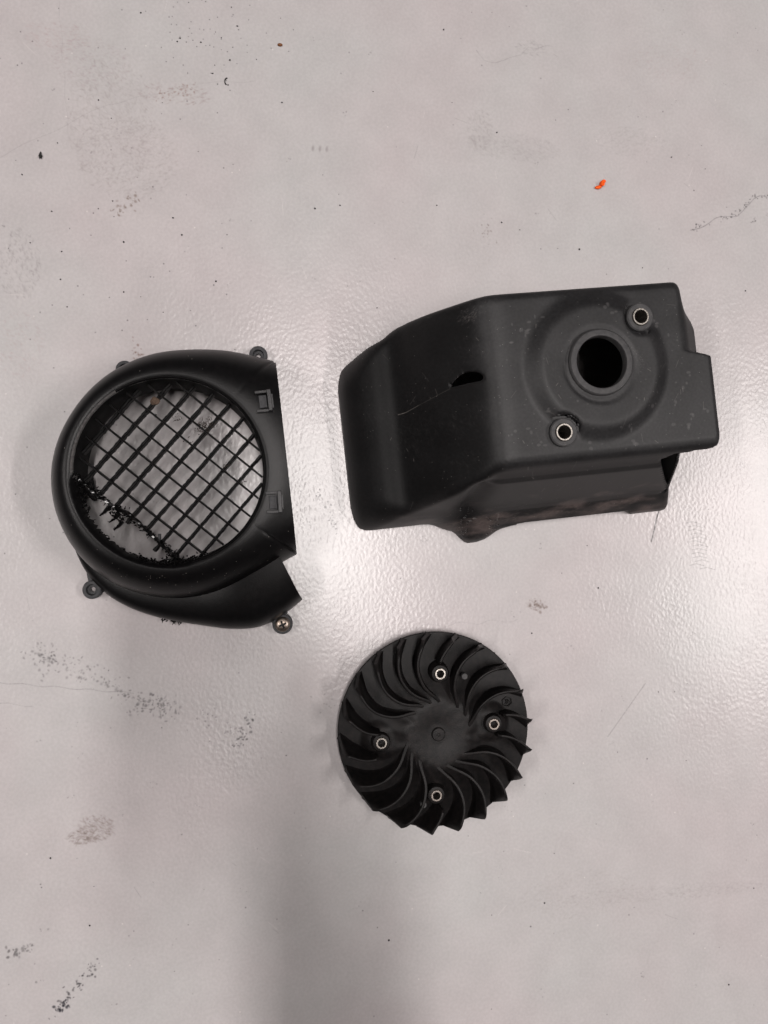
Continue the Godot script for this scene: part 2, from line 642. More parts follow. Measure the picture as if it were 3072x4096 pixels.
func cover_point(a: float, s: float, jag: FastNoiseLite) -> Vector3:
	var big: float = soft_table(COVER_R, a)
	var r := 0.0
	var h := 0.0
	if s < 0.18:
		var k := s / 0.18
		var torn := cover_torn(a)
		var j := jag.get_noise_1d(a * 6.0)
		r = lerpf(lerpf(51.6, 50.6 + 1.6 * j, torn), CREST, k)
		h = lerpf(lerpf(44.6, 39.0 + 3.5 * j, torn), 45.5, 1.0 - (1.0 - k) * (1.0 - k))
	elif s < 0.92:
		var t := (s - 0.18) / 0.74 * PI / 2
		r = CREST + (big - CREST) * sin(t)
		h = BASE_H + 35.5 * cos(t)
	else:
		var k := (s - 0.92) / 0.08
		r = big + 0.8 * k
		h = lerpf(BASE_H, 1.0, k)
	var q := deg_to_rad(a)
	return Vector3(cos(q) * r, h, sin(q) * r)


func cover_cut(p: Vector3) -> float:
	return p.x - (57.9 + (p.z + 62.3) * 0.1121)


func make_fan_cover() -> void:
	var o := thing("fan_cover", "round black plastic fan cover with a diagonal grille torn loose along its lower left", "fan cover", mm(-64.3, 0, -31.7))
	var jag := noise(3, 0.9, 2)
	var rings := []
	var steps := 240
	var cols := 30
	for i in steps:
		var a := -180.0 + 360.0 * i / steps
		var top := 1.0
		var k := 0.0
		while k < 1.0:
			if cover_cut(cover_point(a, k, jag)) > 0.0:
				break
			k += 0.02
		if k < 1.0:
			var lo := k - 0.02
			var hi := k
			for it in 12:
				var mid := (lo + hi) / 2
				if cover_cut(cover_point(a, mid, jag)) > 0.0:
					hi = mid
				else:
					lo = mid
			top = lo
		var r := PackedVector3Array()
		for j in cols:
			r.append(cover_point(a, top * j / (cols - 1.0), jag))
		rings.append(r)
	var b := Bag.new()
	b.loft(rings, true, false)
	b.shell(2.0)
	put("shell", b.commit(48), M.cover, o)
	# the lower step that runs on into the outlet at the right
	b = Bag.new()
	rings = []
	var outer := [[45.8, 106.3], [51, 106], [57, 105.6], [63.5, 104], [72, 98.5], [81, 92.6], [90, 89], [98, 87], [111, 85], [120, 83.6], [133, 80], [146, 75], [158, 71]]
	var height := [[38, 29], [60, 26], [80, 20], [110, 15], [140, 11], [160, 8]]
	for i in 70:
		var t := i / 69.0
		var ai := lerpf(38.8, 158, t)
		var ao := lerpf(45.8, 158, t)
		var r0: float = soft_table(COVER_R, ai) - 5.0
		var r1: float = soft_table(outer, ao)
		var h1: float = soft_table(height, ai)
		var p0 := Vector3(cos(deg_to_rad(ai)) * r0, 0, sin(deg_to_rad(ai)) * r0)
		var p1 := Vector3(cos(deg_to_rad(ao)) * r1, 0, sin(deg_to_rad(ao)) * r1)
		var r := PackedVector3Array()
		for j in 19:
			var s := j / 18.0
			if j < 17:
				var q := s / (16.0 / 18.0)
				var p := p0.lerp(p1, sin(q * PI / 2) if q > 0.45 else q * sin(0.45 * PI / 2) / 0.45)
				p.y = maxf(h1 * (1.0 - pow(q, 3.2)) * (1.0 - 0.12 * q), 3.0)
				r.append(p)
			else:
				var p := p1
				p.y = 3.0 - 1.3 * (j - 16)
				r.append(p)
		rings.append(r)
	b.loft(rings, false, false)
	b.shell(2.0)
	put("outlet", b.commit(48), M.cover, o)
	# pale dust specks on the bulge
	b = Bag.new()
	for i in 90:
		var a := rng.randf_range(30, 150) if i < 60 else rng.randf_range(-180, 180)
		var p := cover_point(a, rng.randf_range(0.25, 0.85), jag)
		if cover_cut(p) < -1.0:
			var q := rng.randf_range(0.1, 0.24)
			b.lump(p, Vector3(q, q, q), jag, 0.5, 4, 6)
	put("dust_specks", b.commit(40), M.lint, o).set_meta("kind", "stuff")
	# the turned-in collar of the opening, left standing where it is not torn
	b = Bag.new()
	b.lathe([[52.3, 43.4], [50.9, 44.6], [50.0, 19], [51.0, 18.4], [51.8, 28], [52.3, 38]], Vector3.ZERO, 150, deg_to_rad(177), deg_to_rad(360 + 76))
	put("collar", b.commit(35), M.matt, o)
	b = Bag.new()
	b.lathe([[52.8, 44.2], [52.5, 45.9], [51.6, 46.4], [51.0, 45.9], [50.9, 44.5], [51.8, 43.6]], Vector3.ZERO, 150, deg_to_rad(236), deg_to_rad(360 + 76))
	put("rim", b.commit(60), M.lip, o)
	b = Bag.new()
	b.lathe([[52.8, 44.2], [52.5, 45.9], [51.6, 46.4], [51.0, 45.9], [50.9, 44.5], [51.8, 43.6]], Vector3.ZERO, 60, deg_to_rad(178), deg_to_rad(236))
	put("rim", b.commit(60), M.pale_rim, o).set_meta("label", "pale grey stretch of the rim")  # this stretch of the rim is a paler grey
	b = Bag.new()
	rings = []
	for i in 31:
		var a := deg_to_rad(75.0 + 22.0 * i / 30.0)
		var j := 2.2 * jag.get_noise_1d(i * 9.0)
		var r := PackedVector3Array()
		for p in [[50.0, 19], [50.3, 33.0 + j], [51.6, 35.0 + j], [51.9, 30], [51.0, 19]]:
			r.append(Vector3(cos(a) * p[0], p[1], sin(a) * p[0]))
		rings.append(r)
	b.solid(rings)
	put("torn_collar", b.commit(35), M.matt, o)
	b = Bag.new()
	rings = []
	for i in 31:
		var a := deg_to_rad(162.0 + 16.0 * i / 30.0)
		var t := 8.0 + 26.0 * pow(i / 30.0, 0.6) + 2.0 * jag.get_noise_1d(i * 7.0)
		var r := PackedVector3Array()
		for p in [[50.0, 7], [50.3, t], [51.6, t + 1.5], [51.9, t], [51.0, 7]]:
			r.append(Vector3(cos(a) * p[0], p[1], sin(a) * p[0]))
		rings.append(r)
	b.solid(rings)
	put("torn_collar", b.commit(35), M.matt, o)
	# grille: seven slats one way over nine slats the other way
	var da := Vector3(cos(deg_to_rad(38.8)), 0, sin(deg_to_rad(38.8)))
	var na := Vector3(-da.z, 0, da.x)
	var db := Vector3(cos(deg_to_rad(-50.4)), 0, sin(deg_to_rad(-50.4)))
	var nb := Vector3(-db.z, 0, db.x)
	for i in 7:
		var off := -40.4 + 10.97 * i
		var half := sqrt(50.3 * 50.3 - off * off)
		slat(o, na * off, da, -half, half, 38.6, 4.8, 0.5, 0)
	for i in 9:
		var off := -44.3 + 10.82 * i
		var half := sqrt(50.3 * 50.3 - off * off)
		var from := -half
		# slats end where the torn slat crosses them
		if i >= 1 and i <= 6:
			from = maxf(from, -35.6 / absf(db.dot(na)))
			var want: float = [0.0, -49.0, -36.0, -35.8, -38.5, -35.6, -41.0][i]
			from = maxf(-half, want)
		slat(o, nb * off, db, from, half, 34.4, 4.8, 0.74, 1 if i < 7 else 2)
	torn_slat(o, na * 35.0, da)
	frays(o)
	# two clip lugs on the flat beside the cut edge
	clip(o, Vector3(51.2, 45.2, -39.2), -7.0)
	clip(o, Vector3(57.0, 44.6, 17.4), -4.0)
	# screw lugs on the foot
	lug(o, Vector2(-32.9, -63.7), Vector2(-25, -55), 5.3, true)
	lug(o, Vector2(46.4, -75.0), Vector2(43, -64), 5.6, true)
	lug(o, Vector2(-50.6, 68.6), Vector2(-45, 58), 5.5, true)
	lug(o, Vector2(61.8, 91.0), Vector2(57, 82), 6.2, false)
	var s := CSGCombiner3D.new()
	s.name = "screw"
	var head := CSGSphere3D.new()
	head.name = "head"
	head.radius = 0.0046
	head.radial_segments = 36
	head.rings = 16
	head.scale = Vector3(1, 0.5, 1)
	head.material = M.screw
	s.add_child(head)
	for k in 2:
		var c := CSGBox3D.new()
		c.name = "recess"
		c.size = mm(4.8, 4, 1.25)
		c.rotation_degrees.y = 22 + 90 * k
		c.position = mm(0, 2.2, 0)
		c.operation = CSGShape3D.OPERATION_SUBTRACTION
		c.material = M.grit
		s.add_child(c)
	s.position = mm(61.8, 7.0, 91.0)
	o.add_child(s)


func slat(o: Node3D, at: Vector3, d: Vector3, from: float, to: float, top: float, depth: float, half_w: float, rough: int) -> void:
	var n := Vector3(-d.z, 0, d.x)
	var b := Bag.new()
	var rings := []
	var steps := 3 if rough == 0 else int((to - from) / 1.1)
	for i in steps + 1:
		var p := at + d * lerpf(from, to, float(i) / steps)
		var w := half_w
		var t := top
		var j := 0.0
		if rough > 0:
			w += rng.randf_range(-0.05, 0.22) * (1.0 if rough == 1 else 0.5)
			t += rng.randf_range(-0.2, 0.25)
			j = rng.randf_range(-0.12, 0.12)
		var r := PackedVector3Array()
		for q in [[-w * 1.25, t - depth], [-w, t - 0.35], [-w * 0.5, t], [w * 0.5, t], [w, t - 0.35], [w * 1.25, t - depth]]:
			r.append(p + n * (q[0] + j) + Vector3(0, q[1], 0))
		rings.append(r)
	b.solid(rings)
	put("slat", b.commit(35), M.grille, o)


func torn_slat(o: Node3D, at: Vector3, d: Vector3) -> void:
	var n := Vector3(-d.z, 0, d.x)
	var b := Bag.new()
	var rings := []
	for i in 60:
		var k := i / 59.0
		var p := at + d * lerpf(-37, 37, k) + n * (1.2 * sin(k * 9.0) + rng.randf_range(-0.35, 0.35))
		var t := 36.5 - 2.0 * sin(k * PI) + rng.randf_range(-0.5, 0.5)
		var w := rng.randf_range(0.7, 1.35)
		var r := PackedVector3Array()
		for q in 6:
			var a := TAU * q / 6.0
			r.append(p + n * cos(a) * w * rng.randf_range(0.7, 1.3) + Vector3(0, t + sin(a) * 1.5 * rng.randf_range(0.7, 1.2), 0))
		rings.append(r)
	b.solid(rings)
	var m := put("torn_slat", b.commit(30), M.melt, o)
	m.set_meta("label", "ragged half-molten slat hanging loose")


# ragged little slivers of molten plastic, and dusty fuzz
func sliver(b: Bag, p: Vector3, d: Vector3, length: float, w: float) -> void:
	var pts := PackedVector3Array()
	var rad := PackedFloat32Array()
	var q := p
	var dir := d.normalized()
	var n := 5
	for i in n:
		pts.append(q)
		rad.append(w * (1.0 - 0.8 * i / (n - 1.0)) * rng.randf_range(0.8, 1.2))
		dir = (dir + Vector3(rng.randfn(0, 0.35), rng.randfn(0, 0.3), rng.randfn(0, 0.35))).normalized()
		q += dir * length / (n - 1)
	b.tube(pts, rad, 4)


func frays(o: Node3D) -> void:
	var da := Vector3(cos(deg_to_rad(38.8)), 0, sin(deg_to_rad(38.8)))
	var na := Vector3(-da.z, 0, da.x)
	var b := Bag.new()
	for i in 190:
		var k := rng.randf()
		var p := na * (35.0 + rng.randfn(0, 0.9)) + da * lerpf(-36, 36, k) + Vector3(0, 36.4 - 2.0 * sin(k * PI) + rng.randfn(0, 0.9), 0)
		sliver(b, p, Vector3(rng.randfn(0, 1), rng.randfn(0.2, 0.6), rng.randfn(0, 1)), rng.randf_range(0.8, 2.0), rng.randf_range(0.28, 0.55))
	# thick clumps and the broken stubs that point to the lower left
	for c in [[-13.5, 37.2, 120, 2.0], [-20, 37.0, 40, 1.0], [-34, 35.8, 60, 1.4], [24, 36.5, 50, 1.6]]:
		for i in int(c[2] * 0.6):
			var p: Vector3 = da * (c[0] + 6.0 + rng.randfn(0, c[3] * 1.3)) + na * (c[1] + rng.randfn(0, c[3])) + Vector3(0, 35.0 + rng.randfn(0, 0.8), 0)
			sliver(b, p, Vector3(rng.randfn(0, 1), rng.randfn(0.1, 0.5), rng.randfn(0, 1)), rng.randf_range(1.0, 2.6), rng.randf_range(0.3, 0.65))
	var stub := Bag.new()
	stub.box(Vector3(-7.2, 33.2, 37.4), Vector3(0.7, 1.6, 2.3), Basis.IDENTITY)
	put("stub", stub.commit(30), M.tab, o)
	for st in [[-14.5, 38.0, 6.5, 1.0], [-3.6, 39.0, 7.0, 1.0], [-8.0, 38.2, 6.0, 0.6]]:
		var p: Vector3 = da * st[0] + na * st[1] + Vector3(0, 34.0, 0)
		var e: Vector3 = p + na * st[2] - da * 0.9 + Vector3(0, -1.0, 0)
		b.tube(PackedVector3Array([p, p.lerp(e, 0.5) + da * 0.4, e]), PackedFloat32Array([st[3] * 1.2, st[3], st[3] * 0.35]), 6)
		for i in 12:
			sliver(b, p.lerp(e, rng.randf()), Vector3(rng.randfn(0, 1), rng.randfn(0, 0.4), rng.randfn(0, 1)), 1.3, 0.28)
	# along the torn rim
	for i in 260:
		var a := rng.randf_range(66, 110) if i < 170 else rng.randf_range(152, 178)
		var r := rng.randfn(51.0, 1.0) + 2.5 * smoothstep(80, 90, a) * (1.0 - smoothstep(100, 112, a)) * rng.randf()
		var q := deg_to_rad(a)
		var p := Vector3(cos(q) * r, 42.0 + rng.randfn(0, 1.1) - 3.0 * cover_torn(a) * smoothstep(112, 150, a), sin(q) * r)
		var inward := Vector3(-cos(q), 0, -sin(q))
		sliver(b, p, inward * rng.randf_range(-0.3, 1.0) + Vector3(rng.randfn(0, 0.7), rng.randfn(0.35, 0.4), rng.randfn(0, 0.7)), rng.randf_range(0.8, 2.2), rng.randf_range(0.32, 0.7))
	for i in 16:
		var a := rng.randf_range(112, 152)
		var q := deg_to_rad(a)
		sliver(b, Vector3(cos(q) * 50.6, 38.5 + rng.randfn(0, 0.8), sin(q) * 50.6), Vector3(-sin(q) * rng.randfn(0, 1), rng.randfn(0.2, 0.2), cos(q) * rng.randfn(0, 1)), 1.8, 0.4)
	# at the foot of the outlet
	for i in 46:
		var a := rng.randf_range(83, 97)
		var q := deg_to_rad(a)
		var r := rng.randfn(88.0, 0.7)
		sliver(b, Vector3(cos(q) * r, 2.0 + rng.randf(), sin(q) * r), Vector3(cos(q) + rng.randfn(0, 0.8), rng.randfn(-0.1, 0.2), sin(q) + rng.randfn(0, 0.6)), rng.randf_range(1.0, 3.2), rng.randf_range(0.25, 0.6))
	var m := put("melted_slivers", b.commit(30), M.melt, o)
	m.set_meta("kind", "stuff")
	m.set_meta("label", "glossy molten slivers along the tear")
	# fuzz caught on the slats
	b = Bag.new()
	for c in [[17, -26, 90, 1.9], [21, -29, 20, 1.5], [8.5, -17, 14, 1.2], [3, -30, 14, 1.0], [30, -4, 14, 1.0], [38, 5, 10, 1.0]]:
		for i in int(c[2]):
			var p := Vector3(c[0] + rng.randfn(0, c[3]), 34.8 + rng.randfn(0, 0.5), c[1] + rng.randfn(0, c[3]))
			sliver(b, p, Vector3(rng.randfn(0, 1), rng.randfn(0.1, 0.4), rng.randfn(0, 1)), rng.randf_range(0.8, 2.2), rng.randf_range(0.12, 0.34))
	sliver(b, Vector3(21, 35.5, -25.5), Vector3(1, 0.4, 0.1), 7.5, 0.16)
	var f := put("dusty_fuzz", b.commit(30), M.dust, o)
	f.set_meta("kind", "stuff")


func clip(o: Node3D, at: Vector3, turn: float) -> void:
	var b := Bag.new()
	var t := Basis(Vector3.UP, deg_to_rad(-turn))
	b.box(at + t * Vector3(3.3, 1.6, 0), Vector3(1.15, 3.2, 6.0), t)
	b.box(at + t * Vector3(-0.8, 0.9, -5.3), Vector3(3.6, 2.0, 0.75), t)
	b.box(at + t * Vector3(-0.8, 0.9, 5.3), Vector3(3.6, 2.0, 0.75), t)
	b.box(at + t * Vector3(4.8, 0.2, 0), Vector3(0.5, 1.0, 4.0), t)
	var c := put("clip", b.commit(30), M.clip, o)
	b = Bag.new()
	b.box(at + t * Vector3(-0.5, 0.4, 0), Vector3(2.2, 1.2, 3.6), t)
	put("tongue", b.commit(30), M.tab, c)  # paler plastic paints in the brightness of this upward-facing plate


func lug(o: Node3D, c: Vector2, root: Vector2, r: float, open: bool) -> void:
	var b := Bag.new()
	var at := Vector3(c.x, 0, c.y)
	if open:
		b.lathe([[1.6, 0.3], [1.6, 4.2], [2.9, 4.2], [3.4, 6.8], [r - 0.5, 6.8], [r, 6.2], [r, 0.3]], at, 40)
	else:
		b.lathe([[1.2, 0.3], [1.2, 6.4], [r - 0.5, 6.4], [r, 5.8], [r, 0.3]], at, 40)
	var d := Vector3(root.x - c.x, 0, root.y - c.y)
	var l := d.length()
	d /= l
	var n := Vector3(-d.z, 0, d.x)
	var rings := []
	for k in [[0.6, 0.82], [0.8, 1.0], [1.5, 1.55], [2.4, 2.2]]:
		var p: Vector3 = at + d * r * k[0]
		var w: float = r * k[1]
		var q := PackedVector3Array()
		var top := 5.6
		for s in [[-w, 0.5], [-w, top - 0.5], [-w + 0.6, top], [w - 0.6, top], [w, top - 0.5], [w, 0.5]]:
			q.append(p + n * s[0] + Vector3(0, s[1], 0))
		rings.append(q)
	b.solid(rings)
	put("screw_lug", b.commit(35), M.tab, o)


# ============================== cylinder shroud ============================
const LEFT := [[-112, -20], [-110.5, 0], [-109, 9], [-106, 16], [-100, 23.5], [-93, 29.5], [-86, 34], [-80, 38], [-75, 43.8], [-70, 51.5], [-62, 63], [-50, 76.5], [-41, 85.5], [-35, 89.2], [-28, 90.4], [-20, 90.5], [120, 90.5]]
const WALL_A := [[-5, 65.5], [0, 65], [8, 63.2], [16, 57.5], [21, 53.2], [27, 50.8], [60, 41], [71, 37.8], [75, 35.2], [80, 33.2], [86, 31], [97, 28]]
const WALL_B := [[-5, 56.5], [0, 56.3], [8, 55.6], [20, 53], [36, 48], [60, 42], [90, 32], [97, 29]]
const FAR := [[-112, -47], [-106, -49], [-92, -54.8], [-83, -57.3], [-79, -59.8], [-74, -61.8], [-60, -62.3], [100, -63]]
const NOTCH := [[16, 80], [18, 80], [22, 87], [27, 89], [40, 81.5], [77, 59], [79, 58.6], [82, 62], [86, 66]]


func smax(a: float, b: float, k: float) -> float:
	var h := maxf(k - absf(a - b), 0.0) / k
	return maxf(a, b) + h * h * k * 0.25


func shroud_outer(x: float, y: float, z: float) -> float:
	# top, with the left slope
	var t: float = soft_table(LEFT, x)
	var slope: float = (soft_table(LEFT, x + 0.5) - t) * 2.0
	if x > -45.0:
		var dx := x - 21.0
		var dz := z + 19.0
		var r := sqrt(dx * dx + dz * dz)
		t += 4.6 * (1.0 - smoothstep(30.5, 42.0, r))
		if r < 24.0:
			t -= 1.0 * exp(-pow((r - 19.2) / 0.9, 2.0))
		for c in [[47.4, -43.1], [-2.4, 14.6]]:
			var q := Vector2(x - c[0], z - c[1]).length()
			if q < 10.5:
				t = lerpf(90.6, t, smoothstep(8.0, 10.4, q))
	# the ridge between slope and top is wavy on the far side
	var d := (y - t) / sqrt(1.0 + minf(slope, 9.0) * minf(slope, 9.0))
	# near wall
	var w := smoothstep(-48.0, -37.0, x)
	var yy := y
	var za: float = table(WALL_A, yy)
	var zb: float = soft_table(WALL_B, yy)
	var zw := lerpf(zb, za, w)
	zw -= 4.5 * exp(-pow((x + 43.0) / 6.0, 2.0)) * smoothstep(16.0, 30.0, y) * (1.0 - smoothstep(66.0, 80.0, y))
	var low := 1.0 - smoothstep(2.0, 34.0, y)
	zw += 6.5 * low * exp(-pow(absf(x + 38.0) / 18.0, 4.0))
	var corner := lerpf(18.0, 6.0, smoothstep(-104.0, -80.0, x))
	d = smax(d, (z - zw) * 0.92, corner)
	# far wall
	var zf: float = soft_table(FAR, x)
	d = smax(d, zf - z, corner)
	# right wall
	var tongue := smoothstep(-25.0, -19.5, z)
	var round_ := lerpf(0.25, 1.0, smoothstep(-62.0, -36.0, z))
	var xa := 74.5 + (90.0 - maxf(y, 76.0)) * round_ + maxf(76.0 - y, 0.0) * 0.18
	# on this side the top runs out as a lip over the wall
	var xb := 89.0 if y > 85.5 else 69.0 + (82.0 - y) * 0.41
	xb = lerpf(69.0 + (82.0 - y) * 0.41, 89.0, smoothstep(83.0, 86.5, y))
	d = smax(d, (x - lerpf(xa, xb, tongue)) * 0.8, 4.0)
	return d


func shroud_d(x: float, y: float, z: float) -> float:
	var e := shroud_outer(x, y, z)
	var d := maxf(e, -(e + 2.3))
	var lift := 8.5 * smoothstep(-24.0, 0.0, x) * (1.0 - smoothstep(70.0, 76.0, x)) * smoothstep(30.0, 45.0, z)
	d = maxf(d, lift + 0.2 - y)
	# plug hole, bolt holes
	if y > 60.0 and x > -20.0:
		d = maxf(d, 15.0 - Vector2(x - 21.0, z + 20.0).length())
		d = maxf(d, 4.2 - Vector2(x - 47.4, z + 43.1).length())
		d = maxf(d, 4.2 - Vector2(x + 2.4, z - 14.6).length())
	# split in the slope: a half-moon
	if absf(x + 46.0) < 14.0 and absf(z + 21.0) < 14.0 and y > 40.0:
		var low := -17.6 - z - 0.6 * sin(clampf((x + 55.0) / 14.0, 0.0, 1.0) * PI)
		var ul := (5.4 * (x + 55.2) + 4.2 * (z + 17.5)) / 6.84
		var up := (1.3 * (x + 51.0) + 5.1 * (z + 22.9)) / 5.26
		var ur := (-3.1 * (x + 45.9) + 5.9 * (z + 24.2)) / 6.66
		d = maxf(d, -smax(smax(smax(-low, -ul, 2.0), smax(-up, -ur, 2.0), 2.0), x + 40.2, 2.0))
	# the open port beside the right wall
	if x > 55.0 and z > 22.0 and y > 15.0 and y < 88.0:
		var open := minf(x - table(NOTCH, y), 69.0 + (82.0 - y) * 0.41 - 2.6 - x)
		open = minf(open * 0.8, minf(y - 22.0, 84.0 - y))
		d = maxf(d, minf(open, z - 25.0))
	return d


func make_shroud() -> void:
	var o := thing("cylinder_shroud", "large black plastic cylinder shroud with a round plug hole and two steel bushings", "engine shroud", mm(145, 0, -65), deg_to_rad(6.3))
	var lo := Vector3(-115, -2, -68)
	var cell := 1.2
	var nx := int(224 / cell)
	var ny := int(102 / cell)
	var nz := int(146 / cell)
	var b := nets(lo, cell, nx, ny, nz, shroud_outer, shroud_d, 1.1, 4.0)
	for p in b.v:
		b.uv.append(Vector2((p.x + 115.0) / 224.0, (p.z + 70.0) / 148.0))
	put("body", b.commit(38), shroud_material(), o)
	# pressed-in collar round the plug hole
	var c := Bag.new()
	c.lathe([[13.6, 92.8], [13.6, 96.4], [14.0, 97.2], [14.7, 97.5], [16.9, 97.1], [17.7, 96.2], [17.9, 93.2], [15, 92.8]], Vector3(21, 0, -20), 72)
	put("collar", c.commit(38), M.rubber, o)
	for q in [Vector3(47.4, 0, -43.1), Vector3(-2.4, 0, 14.6)]:
		var s := Bag.new()
		s.lathe([[3.3, 70], [3.3, 92.9], [3.7, 93.9], [4.4, 93.9], [4.8, 93.2], [4.8, 70]], q, 40)
		put("bushing", s.commit(38), M.steel, o)
		s = Bag.new()
		s.lathe([[4.75, 86], [4.75, 93.0], [5.2, 93.3], [6.9, 93.3], [7.5, 92.7], [7.8, 86]], q, 48)
		put("boss", s.commit(38), M.rubber, o)


# surface nets over a distance field, block by block near the surface; rough() guides the search
func nets(lo: Vector3, cell: float, nx: int, ny: int, nz: int, rough: Callable, exact: Callable, mid: float, slack: float) -> Bag:
	var val := PackedFloat32Array()
	val.resize((nx + 1) * (ny + 1) * (nz + 1))
	val.fill(99.0)
	var sx := 1
	var sy := nx + 1
	var sz := (nx + 1) * (ny + 1)
	var bs := 4
	var live := []
	var reach := bs * cell * 0.87 + slack
	for bz in range(0, nz, bs):
		for by in range(0, ny, bs):
			for bx in range(0, nx, bs):
				var c := lo + Vector3(bx + 2, by + 2, bz + 2) * cell
				if absf(float(rough.call(c.x, c.y, c.z)) + mid) > reach:
					continue
				live.append(Vector3i(bx, by, bz))
	for l in live:
		for k in range(l.z, mini(l.z + bs, nz) + 1):
			for j in range(l.y, mini(l.y + bs, ny) + 1):
				for i in range(l.x, mini(l.x + bs, nx) + 1):
					var n := i + j * sy + k * sz
					if val[n] == 99.0:
						val[n] = exact.call(lo.x + i * cell, lo.y + j * cell, lo.z + k * cell)
	var b := Bag.new()
	var at := PackedInt32Array()
	at.resize(val.size())
	at.fill(-1)
	var cells := []
	var offs := [0, sx, sy, sx + sy, sz, sx + sz, sy + sz, sx + sy + sz]
	var edges := [[0, 1], [2, 3], [4, 5], [6, 7], [0, 2], [1, 3], [4, 6], [5, 7], [0, 4], [1, 5], [2, 6], [3, 7]]
	var ov := []
	for n in 8:
		ov.append(Vector3(n & 1, (n >> 1) & 1, (n >> 2) & 1))
	for l in live:
		for k in range(l.z, mini(l.z + bs, nz)):
			for j in range(l.y, mini(l.y + bs, ny)):
				for i in range(l.x, mini(l.x + bs, nx)):
					var n := i + j * sy + k * sz
					var neg := 0
					for c in offs:
						if val[n + c] < 0.0:
							neg += 1
					if neg == 0 or neg == 8:
						continue
					var sum := Vector3.ZERO
					var cnt := 0
					for e in edges:
						var a := val[n + offs[e[0]]]
						var d := val[n + offs[e[1]]]
						if (a < 0.0) != (d < 0.0):
							sum += ov[e[0]].lerp(ov[e[1]], a / (a - d))
							cnt += 1
					at[n] = b.v.size()
					b.v.append(lo + (Vector3(i, j, k) + sum / cnt) * cell)
					cells.append(Vector3i(i, j, k))
	for c in cells:
		var n: int = c.x + c.y * sy + c.z * sz
		var a := val[n] < 0.0
		for ax in 3:
			var step: int = [sx, sy, sz][ax]
			var u: int = [sy, sz, sx][ax]
			var w: int = [sz, sx, sy][ax]
			if c[(ax + 1) % 3] == 0 or c[(ax + 2) % 3] == 0:
				continue
			var d := val[n + step] < 0.0
			if a == d:
				continue
			var p0 := at[n]
			var p1 := at[n - u]
			var p2 := at[n - u - w]
			var p3 := at[n - w]
			if p0 < 0 or p1 < 0 or p2 < 0 or p3 < 0:
				continue
			if a:
				b.quad(p0, p3, p2, p1)
			else:
				b.quad(p0, p1, p2, p3)
	return b


